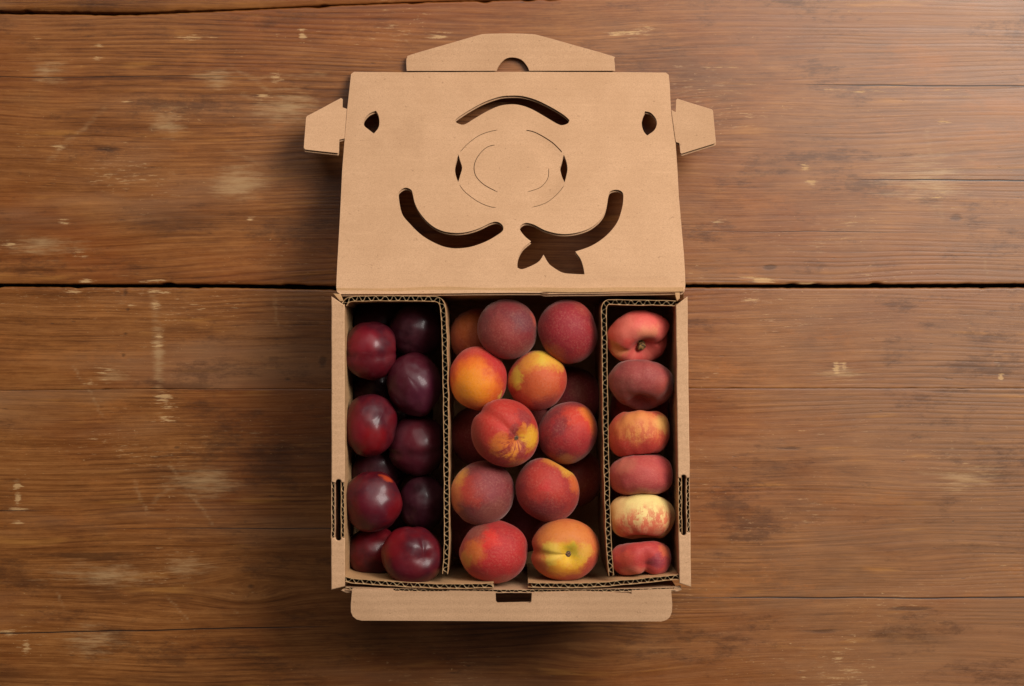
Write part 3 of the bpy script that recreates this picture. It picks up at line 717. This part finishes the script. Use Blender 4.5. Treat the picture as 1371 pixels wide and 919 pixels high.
def peach_mat(name, c0, c1, patches, seed, scale, axis, sheen=0.45, streaks=0.0, streak_col=None, mott=0.8, where=None, gain=(0.86, 0.79, 0.76)):
    """skin: two reds in clouds, then coloured patches (dx, dy, inner deg, outer deg, colour, amount) given as places on the skin"""
    n = NT(name)
    d = n.v_('NORMALIZE', n.v_('DIVIDE', n.obj, tuple(scale)))
    q = n.v_('ADD', d, (seed * 1.7, seed * 0.6, seed * 2.9))
    warp = n.v_('SCALE', n.v_('SUBTRACT', n.noise(q, 2.8, 7, 0.72, colour=True), (0.5, 0.5, 0.5)), s=0.85)
    dw = n.v_('NORMALIZE', n.v_('ADD', d, warp))
    c = n.mix(n.rng(n.noise(q, 1.8, 4, 0.6), 0.32, 0.68), c0, c1)
    for (dx, dy, a0, a1, colr, amt) in patches:
        v = dirv(dx, dy)
        k = n.rng(n.v_('DOT_PRODUCT', dw, v), math.cos(math.radians(a1)), math.cos(math.radians(a0)), 0, amt)
        c = n.mix(k, c, colr)
    # streaks running from stem to tip
    if streaks:
        ax = Vector(axis).normalized(); t = ax.orthogonal().normalized(); b = ax.cross(t)
        u = n.m_('ARCTAN2', n.v_('DOT_PRODUCT', d, tuple(t)), n.v_('DOT_PRODUCT', d, tuple(b)))
        w = n.v_('DOT_PRODUCT', d, tuple(ax))
        st = n.noise(n.comb(n.mul(u, 6.0), n.mul(w, 1.8), seed), 1, 4, 0.7)
        st2 = n.noise(q, 5, 4, 0.7)
        k = n.rng(n.add(n.mul(st, 0.6), n.mul(st2, 0.4)), 0.45, 0.55, 0, streaks)
        if where: k = n.mul(k, n.rng(n.v_('DOT_PRODUCT', dw, dirv(where[0], where[1])), math.cos(math.radians(where[3])), math.cos(math.radians(where[2]))))
        c = n.mix(k, c, streak_col)
    fz = n.noise(q, 15, 5, 0.8)
    cover = n.rng(n.noise(q, 2.2, 3, 0.6), 0.35, 0.65, 0.35, 1.0)
    c = n.mix(n.mul(n.rng(fz, 0.44, 0.70, 0, 0.34 * mott), cover), c, srgb(200, 142, 118))
    c = n.mix(n.rng(fz, 0.48, 0.28, 0, 0.34 * mott), c, srgb(104, 34, 32))
    dots = n.rng(n.voro(q, 17), 0.10, 0.05)
    c = n.mix(n.mul(dots, n.rng(n.noise(q, 3, 1), 0.45, 0.6, 0, 0.45)), c, srgb(224, 164, 100))
    c = n.mix(1.0, c, (*gain, 1), 'MULTIPLY')
    n.bump(n.add(n.noise(q, 60, 3, 0.7), n.mul(n.noise(q, 11, 2), 1.2)), 0.20, 0.0012)
    return n.set(base=c, rough=0.62, spec=0.28, sheen=sheen * 0.48, sheen_rough=0.42, sheen_tint=srgb(226, 200, 188))

def plum_mat(name, c0, c1, patches, seed, scale, bloom=0.4):
    n = NT(name)
    d = n.v_('NORMALIZE', n.v_('DIVIDE', n.obj, tuple(scale)))
    q = n.v_('ADD', d, (seed * 1.7, seed * 0.6, seed * 2.9))
    warp = n.v_('SCALE', n.v_('SUBTRACT', n.noise(q, 2.0, 3, 0.6, colour=True), (0.5, 0.5, 0.5)), s=0.6)
    dw = n.v_('NORMALIZE', n.v_('ADD', d, warp))
    c = n.mix(n.rng(n.noise(q, 1.5, 3, 0.55), 0.34, 0.66), c0, c1)
    for (dx, dy, a0, a1, colr, amt) in patches:
        k = n.rng(n.v_('DOT_PRODUCT', dw, dirv(dx, dy)), math.cos(math.radians(a1)), math.cos(math.radians(a0)), 0, amt)
        c = n.mix(k, c, colr)
    bl = n.noise(q, 1.6, 5, 0.6)
    blf = n.rng(bl, 0.34, 0.74, 0, bloom)
    c = n.mix(n.mul(blf, 0.60), c, srgb(90, 46, 52))
    dots = n.mul(n.rng(n.voro(q, 15), 0.075, 0.03), n.rng(n.noise(q, 4, 1), 0.44, 0.62))
    c = n.mix(n.mul(dots, 0.55), c, srgb(170, 120, 112))
    rub = n.rng(n.noise(n.v_('MULTIPLY', q, (3, 10, 3)), 1, 4, 0.7), 0.62, 0.72)
    c = n.mix(n.mul(rub, 0.10), c, srgb(140, 96, 98))
    n.bump(n.add(n.mul(n.noise(q, 3.2, 3, 0.6), 2.0), n.mul(dots, 0.6)), 0.10, 0.001)
    return n.set(base=c, rough=n.add(n.mul(blf, 0.22), n.rng(bl, 0.3, 0.7, 0.36, 0.44)), spec=0.27, coat=0.13, coat_rough=0.15)

m_stem = None
def stem_mat():
    n = NT('dry_stem'); q = n.obj
    c = n.mix(n.rng(n.noise(q, 500, 3), 0.4, 0.6), srgb(70, 50, 28), srgb(150, 112, 62))
    return n.set(base=c, rough=0.85)
m_stem = stem_mat()
def pit_mat():
    n = NT('stem_scar'); c = n.mix(n.rng(n.noise(n.obj, 700, 2), 0.4, 0.6), srgb(40, 26, 16), srgb(120, 84, 52))
    return n.set(base=c, rough=0.8)
m_pit = pit_mat()

placed = []
def put_fruit(name, label, cat, group, cx, cy, z, rx, ry, rz, axis, roll, seed, kind, matfn, shape, stem=None):
    k = (CAM_Z - z) / F
    sc = (rx * k, ry * k, rz * k)
    A, fs, tip, ax = fruit_mesh(kind, axis, roll, sc, seed, **shape)
    lowest = A[:, 2].min()
    C = P(cx, cy, z)
    me = bpy.data.meshes.new(name); me.from_pydata([tuple(v) for v in A], [], fs); me.update()
    mat = matfn(sc)
    o = link(name, me, mat, smooth=3.14); o.location = C
    tag(o, label, cat, group)
    placed.append((label, C, sc))
    if stem:
        L, r, bend = stem
        t = ax.orthogonal().normalized(); b = ax.cross(t); vs, f2 = [], []
        N = 10; R = 6
        for j in range(R + 1):
            s = j / R; c = tip + ax * (L * s - 0.0008) + t * (bend * s * s)
            rr = r * (1.25 - 0.35 * s + (0.35 if j == R - 1 else 0)) * (1 + 0.15 * mnoise.noise((s * 9, seed, 0)))
            for i in range(N):
                a = 6.2832 * i / N; w = 1 + 0.18 * mnoise.noise((math.cos(a) * 2, math.sin(a) * 2, seed + j))
                vs.append(c + (t * math.cos(a) + b * math.sin(a)) * rr * w)
        vs.append(tip + ax * (L * 0.9) + t * bend)
        for j in range(R):
            for i in range(N): f2.append((j * N + i, j * N + (i + 1) % N, (j + 1) * N + (i + 1) % N, (j + 1) * N + i))
        f2 += [(R * N + i, R * N + (i + 1) % N, len(vs) - 1) for i in range(N)]
        sm = bpy.data.meshes.new('stem'); sm.from_pydata([tuple(v) for v in vs], [], f2); sm.update()
        so = bpy.data.objects.new('stem', sm); col.objects.link(so); sm.materials.append(m_stem if L > 0.003 else m_pit); sm.shade_smooth(); so.parent = o
    return o

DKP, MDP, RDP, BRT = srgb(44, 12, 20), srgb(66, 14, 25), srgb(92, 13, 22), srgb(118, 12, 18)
ORP = srgb(176, 62, 24)
GP = 'dark red plums in the left compartment'
#        cx   cy    z     rx  ry  rz  axis            roll  c0   c1   patches
plums = [
 (495.5, 470, .118, 34.5, 38.5, 36, (1, .02, -.05), 3.38, MDP, RDP, [(-.2, .35, 10, 45, srgb(122, 22, 34), .8), (.1, -.7, 10, 50, RDP, .6)], .45, 'plum with a level pale seam, in the back left corner of the box', dict(groove=.05, cav=.2)),
 (556.5, 443, .098, 35.5, 36, 36, (.2, .5, -.8), 1.0, DKP, srgb(60, 18, 28), [], .55, 'almost black plum touching the back of the left compartment, beside the divider', dict(groove=.02, cav=.15)),
 (554.5, 515, .116, 36, 42, 38, (.2, -.3, -.9), 2.0, srgb(66, 18, 30), MDP, [(.6, -.3, 10, 60, srgb(72, 22, 40), .7)], .55, 'large purple plum beside the divider, second from the back', dict(groove=.02, cav=.15)),
 (495.5, 570, .118, 35.5, 41, 38, (-.5, -.4, -.7), 0.5, MDP, RDP, [(.1, -.45, 10, 42, BRT, .95), (-.6, -.1, 10, 40, srgb(110, 22, 32), .7)], .35, 'bright red plum against the left wall, midway down the box', dict(groove=.02, cav=.15)),
 (558, 597, .099, 37, 40, 37, (1, .05, .1), 3.45, srgb(60, 16, 24), MDP, [(.1, .4, 10, 40, srgb(94, 22, 32), .7)], .4, 'shaded plum with a cross seam beside the divider, midway down the box', dict(groove=.05, cav=.2)),
 (499.5, 672, .122, 38.5, 39.5, 38, (.7, .55, -.3), 0.6, srgb(64, 18, 28), RDP, [(.45, .78, 3, 15, ORP, .9), (.85, -.2, 5, 35, BRT, .7), (.1, -.1, 10, 50, srgb(92, 22, 36), .6)], .5, 'plum with a small orange-red patch, by the left hand hole', dict(groove=.03, cav=.15)),
 (565.5, 674, .098, 31, 37, 35, (.1, .4, -.9), 1.2, DKP, srgb(58, 20, 30), [], .6, 'dull purple plum wedged between the divider and the orange-patched plum', dict(groove=.02, cav=.15)),
 (552, 745, .134, 41, 39, 38, (.42, .05, .9), 1.55, MDP, RDP, [(-.7, .5, 5, 45, srgb(128, 18, 26), .8), (-.9, 0, 5, 30, srgb(128, 44, 24), .5), (-.3, -.5, 10, 40, srgb(100, 18, 30), .7)], .35, 'large glossy plum with stem dimple and crease, at the front of the box', dict(groove=.06, cav=.13)),
 (499, 738, .092, 35, 34, 34, (-.2, .4, -.7), 0.3, srgb(60, 14, 22), RDP, [(.5, .2, 5, 40, BRT, .6)], .4, 'plum in the front left corner, half hidden by the glossy front plum', dict(groove=.02, cav=.15)),
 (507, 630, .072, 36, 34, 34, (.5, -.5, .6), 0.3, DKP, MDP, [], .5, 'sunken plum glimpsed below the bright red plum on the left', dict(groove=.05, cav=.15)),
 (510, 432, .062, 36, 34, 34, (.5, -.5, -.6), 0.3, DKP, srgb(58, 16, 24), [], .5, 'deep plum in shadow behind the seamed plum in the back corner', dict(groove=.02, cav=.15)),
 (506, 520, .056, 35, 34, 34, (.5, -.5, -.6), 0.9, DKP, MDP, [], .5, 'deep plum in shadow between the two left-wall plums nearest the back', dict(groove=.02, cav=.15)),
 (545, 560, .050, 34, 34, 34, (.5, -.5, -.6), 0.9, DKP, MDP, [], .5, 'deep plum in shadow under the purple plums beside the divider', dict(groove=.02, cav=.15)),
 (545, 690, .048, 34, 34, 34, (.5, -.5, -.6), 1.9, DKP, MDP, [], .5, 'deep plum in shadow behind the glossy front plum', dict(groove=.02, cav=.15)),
]
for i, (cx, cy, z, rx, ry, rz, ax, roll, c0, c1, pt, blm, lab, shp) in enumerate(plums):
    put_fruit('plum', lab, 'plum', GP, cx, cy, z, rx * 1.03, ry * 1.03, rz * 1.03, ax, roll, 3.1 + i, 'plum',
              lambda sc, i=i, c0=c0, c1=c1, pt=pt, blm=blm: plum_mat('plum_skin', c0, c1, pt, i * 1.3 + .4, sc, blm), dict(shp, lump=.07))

YEL, LYL, ORG, DOR = srgb(226, 168, 38), srgb(222, 190, 62), srgb(222, 122, 34), srgb(206, 88, 40)
RED, DRD, MAR, GMR, PNK = srgb(178, 42, 36), srgb(150, 34, 38), srgb(122, 36, 42), srgb(118, 54, 54), srgb(204, 82, 70)
GQ = 'round peaches in the middle compartment'
peaches = [
 (679, 441, .122, 40, 40.5, 39, (.4, -.2, -.9), 0.3, MAR, GMR, [(-.1, -.4, 5, 50, srgb(150, 56, 50), .6), (.9, .3, 2, 20, srgb(190, 70, 44), .7), (.6, .3, 5, 30, srgb(104, 54, 62), .6), (-.3, 0, 5, 35, srgb(148, 62, 56), .6)], .7, 'dull maroon peach at the back, left of the two in the back row', dict(groove=.02), None),
 (760, 444.5, .124, 40.5, 43, 41, (-.9, -.3, -.2), 1.6, srgb(132, 32, 42), DRD, [(.1, .1, 10, 55, srgb(152, 38, 48), .8), (-.5, -.7, 5, 32, srgb(168, 76, 44), .7), (.5, .8, 5, 30, srgb(164, 66, 54), .6)], .55, 'plain crimson peach at the back, beside the flat-peach divider', dict(groove=.02), None),
 (640, 507, .122, 39, 43, 40, (-.4, -.7, -.5), 0.6, RED, srgb(198, 62, 38), [(-.1, -.15, 20, 75, srgb(230, 122, 24), .97), (.75, .55, 10, 48, srgb(186, 42, 44), .9), (-.25, -.25, 8, 46, srgb(238, 148, 30), .9), (-.7, -.5, 5, 34, srgb(224, 150, 44), .85), (.72, -.55, 2, 12, LYL, .8), (-.2, .95, 5, 32, srgb(190, 72, 60), .8), (-.3, -.85, 5, 30, srgb(200, 104, 50), .6)], .35, 'glowing orange peach against the plum divider', dict(groove=.02), None),
 (719, 510, .121, 40, 40.5, 40, (.5, .3, -.8), 0.6, srgb(198, 84, 46), srgb(186, 60, 44), [(.1, -.1, 10, 60, srgb(208, 98, 50), .85), (.2, .8, 5, 36, LYL, .97), (-.8, .12, 4, 28, LYL, .95), (.6, .68, 5, 30, srgb(224, 166, 56), .9), (-.3, .65, 5, 32, srgb(224, 150, 52), .85), (.3, -.85, 5, 40, srgb(146, 52, 50), .8), (.85, -.4, 5, 26, srgb(196, 62, 44), .6)], .35, 'orange peach with two yellow patches, just below the back row', dict(groove=.02), None),
 (676, 580, .140, 45.5, 46, 43, (.48, -.16, .86), 2.4, RED, srgb(176, 52, 42), [(-.3, .3, 10, 60, srgb(196, 56, 44), .8), (.78, -.12, 6, 30, YEL, 1), (.25, -.55, 5, 24, srgb(222, 140, 40), .9), (-.1, -.35, 5, 30, srgb(214, 120, 44), .85), (.52, -.62, 2, 12, srgb(150, 52, 52), .8), (.62, .5, 3, 20, srgb(140, 46, 50), .8), (.35, .1, 2, 16, srgb(142, 52, 54), .8), (.6, .12, 2, 14, srgb(222, 128, 40), .8), (.12, -.45, 2, 13, srgb(150, 50, 46), .7), (-.85, -.2, 4, 30, srgb(172, 60, 44), .7), (.3, -.9, 3, 24, srgb(196, 116, 52), .7)], .45, 'large red peach with yellow star round its stem hollow, near the middle', dict(groove=.07, cav=.26), (.0014, .0020, .0)),
 (760, 580, .121, 40, 42, 41, (-.15, .25, .95), 0.6, MAR, srgb(160, 42, 44), [(.35, .45, 5, 48, srgb(204, 62, 40), .95), (.68, .58, 4, 26, srgb(224, 120, 44), .95), (.9, .2, 4, 26, srgb(214, 104, 44), .7), (-.25, .3, 3, 22, srgb(116, 40, 48), .7), (.0, -.9, 4, 30, srgb(176, 116, 60), .7), (.3, -.2, 5, 40, srgb(172, 44, 48), .7)], .55, 'deep red peach with orange edge, against the flat-peach divider', dict(groove=.02, cav=.06), None),
 (646, 660, .123, 43, 43, 41, (-.5, -.4, -.8), 0.6, GMR, MAR, [(-.3, .2, 10, 40, srgb(180, 62, 46), .9), (-.88, .4, 8, 40, srgb(216, 150, 50), .98), (-.85, -.1, 5, 32, srgb(190, 106, 54), .85), (.25, .35, 5, 45, srgb(134, 58, 62), .8), (.4, -.6, 5, 40, srgb(134, 78, 66), .6)], .75, 'dusty maroon peach with a yellow left edge', dict(groove=.02), None),
 (733, 656.5, .125, 43, 43.5, 41, (.45, .9, -.1), 0.2, srgb(142, 40, 44), srgb(168, 52, 44), [(0, .15, 10, 55, srgb(184, 56, 44), .85), (.6, .75, 5, 32, srgb(224, 172, 52), .98), (.2, .92, 4, 26, srgb(208, 136, 48), .9), (.9, .25, 4, 28, srgb(214, 106, 46), .85), (-.1, .2, 2, 16, srgb(196, 40, 40), .7), (.0, -.75, 6, 50, srgb(122, 44, 50), .85)], .5, 'red peach with a flattened yellow shoulder', dict(groove=.05, cav=.34), None),
 (660.5, 739, .128, 46, 42, 41, (.95, .0, .1), 0.2, srgb(160, 42, 44), srgb(178, 42, 40), [(.0, .1, 10, 60, srgb(188, 42, 42), .9), (-.15, .5, 4, 26, srgb(214, 50, 38), .9), (-.62, .05, 5, 32, srgb(206, 108, 46), .95), (-.85, -.2, 3, 22, srgb(206, 140, 52), .9), (-.5, .7, 5, 28, srgb(140, 74, 60), .8), (.2, -.9, 4, 30, srgb(168, 84, 62), .6)], .5, 'bright red peach with an orange left side, in the front row', dict(groove=.03, nose=.05, cav=.08), None),
 (757, 736, .128, 46, 41.5, 40, (.12, -.08, .98), 3.1416, srgb(212, 122, 56), srgb(206, 104, 52), [(0, .35, 10, 60, srgb(218, 134, 62), .85), (-.05, -.3, 8, 48, srgb(226, 152, 40), .95), (.12, -.08, 8, 32, srgb(228, 184, 40), .98), (-.42, .0, 4, 24, srgb(224, 190, 74), .95), (.55, .0, 3, 20, srgb(220, 170, 60), .8), (.2, .08, 2, 15, srgb(190, 172, 48), .8), (.75, -.5, 6, 34, srgb(182, 64, 50), .9), (-.75, -.4, 5, 30, srgb(194, 92, 52), .8), (.1, -.92, 5, 30, srgb(176, 74, 54), .85), (-.9, .2, 3, 22, srgb(186, 86, 52), .7)], .3, 'yellow-orange peach with stem hollow facing up, at the front by the flat-peach divider', dict(groove=.10, cav=.30), (.0016, .0027, .0)),
 (641, 452, .078, 39, 39, 38, (.4, -.2, -.9), 0.3, srgb(130, 50, 34), srgb(150, 72, 36), [(-.4, .6, 5, 50, srgb(170, 92, 42), .8)], .4, 'shaded brown-orange peach half hidden in the back left of the middle compartment', dict(groove=.02), None),
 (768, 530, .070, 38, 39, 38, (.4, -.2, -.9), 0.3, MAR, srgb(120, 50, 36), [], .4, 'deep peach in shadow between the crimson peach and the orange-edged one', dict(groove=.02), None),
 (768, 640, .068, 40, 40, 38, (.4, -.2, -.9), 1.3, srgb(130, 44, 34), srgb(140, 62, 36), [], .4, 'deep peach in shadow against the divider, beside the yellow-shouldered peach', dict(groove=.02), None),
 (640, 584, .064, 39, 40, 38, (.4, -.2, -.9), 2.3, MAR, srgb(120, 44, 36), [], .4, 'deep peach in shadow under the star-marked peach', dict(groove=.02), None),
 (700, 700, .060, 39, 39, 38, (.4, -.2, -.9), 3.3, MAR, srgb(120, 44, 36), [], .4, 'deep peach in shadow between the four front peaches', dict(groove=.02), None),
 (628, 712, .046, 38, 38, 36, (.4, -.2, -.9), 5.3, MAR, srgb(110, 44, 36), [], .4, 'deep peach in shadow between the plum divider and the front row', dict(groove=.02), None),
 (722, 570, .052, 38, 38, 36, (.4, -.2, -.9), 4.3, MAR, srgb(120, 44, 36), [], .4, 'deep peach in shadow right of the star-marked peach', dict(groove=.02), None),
]
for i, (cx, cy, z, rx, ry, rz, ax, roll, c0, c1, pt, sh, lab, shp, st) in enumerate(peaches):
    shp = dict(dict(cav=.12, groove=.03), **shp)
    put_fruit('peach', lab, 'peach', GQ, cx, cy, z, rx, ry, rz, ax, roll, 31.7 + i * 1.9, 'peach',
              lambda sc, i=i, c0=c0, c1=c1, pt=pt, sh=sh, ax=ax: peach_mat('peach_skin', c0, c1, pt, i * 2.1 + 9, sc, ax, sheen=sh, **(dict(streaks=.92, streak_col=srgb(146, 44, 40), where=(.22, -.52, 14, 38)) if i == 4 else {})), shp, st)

GF = 'flat peaches standing on edge in the right compartment'
CRM, CRP = srgb(224, 190, 110), srgb(214, 128, 86)
flats = [
 (854, 452, .120, 42, 36.5, 40, (.25, -.72, .66), 0.12, srgb(216, 104, 92), srgb(208, 84, 78), [(-.2, .3, 10, 50, srgb(220, 116, 98), .7), (.3, .2, 5, 28, srgb(216, 132, 98), .85), (.2, -.45, 3, 20, srgb(220, 196, 130), .95), (-.8, -.5, 5, 30, srgb(218, 150, 100), .85), (-.3, -.4, 5, 26, srgb(214, 74, 66), .8), (.5, -.6, 5, 28, srgb(206, 52, 52), .9), (.1, .7, 5, 34, srgb(208, 82, 76), .7)], .35, 'pink flat peach showing its stem and crease, at the back of its row', dict(cav=.30, groove=.19), (.0075, .0032, .002), 0, None),
 (857.5, 516, .121, 44.5, 34.5, 42, (-.05, -.90, .40), 0.3, GMR, srgb(140, 58, 58), [(.1, .3, 10, 55, srgb(150, 64, 60), .8), (.75, -.1, 5, 34, srgb(158, 68, 56), .7), (-.5, 0, 5, 30, srgb(142, 74, 68), .6), (.1, -.85, 5, 30, srgb(112, 48, 48), .8)], .75, 'dusky maroon flat peach with a dimpled front, second from the back', dict(cav=.20, groove=.06), None, 0, None),
 (855, 581, .117, 42, 32.5, 41, (.05, -.97, .1), 0.3, srgb(206, 104, 64), srgb(188, 66, 52), [(-.1, .35, 10, 55, srgb(214, 138, 74), .9), (.75, .4, 5, 30, srgb(220, 168, 92), .9), (-.6, -.6, 5, 38, srgb(176, 52, 44), .85), (.3, -.7, 5, 42, srgb(170, 48, 46), .85)], .35, 'orange flat peach flushed red below, third from the back', dict(cav=.20, groove=.03), None, .6, srgb(180, 58, 46)),
 (858, 635.5, .120, 43, 27.5, 42, (.03, -1, .05), 0.3, srgb(158, 58, 62), srgb(172, 70, 66), [(0, .3, 10, 60, srgb(178, 76, 70), .8), (-.6, .5, 5, 34, srgb(186, 108, 86), .6), (0, -.9, 5, 34, srgb(176, 118, 84), .75)], .6, 'rose-pink flat peach, thinnest of the row, above the cream one', dict(cav=.12, groove=.01), None, 0, None),
 (860, 692, .120, 44.5, 32.5, 42, (.0, -.98, .16), 0.3, srgb(224, 192, 128), srgb(222, 184, 122), [(.1, .7, 10, 50, srgb(228, 208, 134), .95), (-.6, -.5, 5, 36, srgb(214, 138, 96), .85), (.2, -.65, 5, 46, srgb(208, 112, 88), .85), (.85, -.3, 5, 28, srgb(216, 142, 92), .7)], .3, 'cream-yellow flat peach with red streaks, beside the right hand hole', dict(cav=.24, groove=.08), None, .85, srgb(204, 92, 66)),
 (858, 748.5, .122, 41, 25.8, 40, (.05, -.98, .14), 1.5, srgb(158, 54, 56), srgb(178, 58, 54), [(.0, .3, 10, 55, srgb(184, 62, 58), .8), (-.6, .1, 5, 30, srgb(196, 76, 58), .8), (.5, .0, 5, 26, srgb(126, 44, 62), .8), (.75, .5, 5, 26, srgb(206, 104, 66), .85), (-.3, -.6, 5, 34, srgb(186, 106, 84), .7)], .5, 'red flat peach with a notch and stem below, front of its row', dict(cav=.34, groove=.26), (.0065, .0026, .0), 0, None),
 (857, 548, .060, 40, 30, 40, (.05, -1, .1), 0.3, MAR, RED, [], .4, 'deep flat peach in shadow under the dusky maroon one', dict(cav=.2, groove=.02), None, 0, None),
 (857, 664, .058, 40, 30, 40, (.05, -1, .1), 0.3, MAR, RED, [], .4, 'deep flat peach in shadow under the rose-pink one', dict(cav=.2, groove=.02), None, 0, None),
]
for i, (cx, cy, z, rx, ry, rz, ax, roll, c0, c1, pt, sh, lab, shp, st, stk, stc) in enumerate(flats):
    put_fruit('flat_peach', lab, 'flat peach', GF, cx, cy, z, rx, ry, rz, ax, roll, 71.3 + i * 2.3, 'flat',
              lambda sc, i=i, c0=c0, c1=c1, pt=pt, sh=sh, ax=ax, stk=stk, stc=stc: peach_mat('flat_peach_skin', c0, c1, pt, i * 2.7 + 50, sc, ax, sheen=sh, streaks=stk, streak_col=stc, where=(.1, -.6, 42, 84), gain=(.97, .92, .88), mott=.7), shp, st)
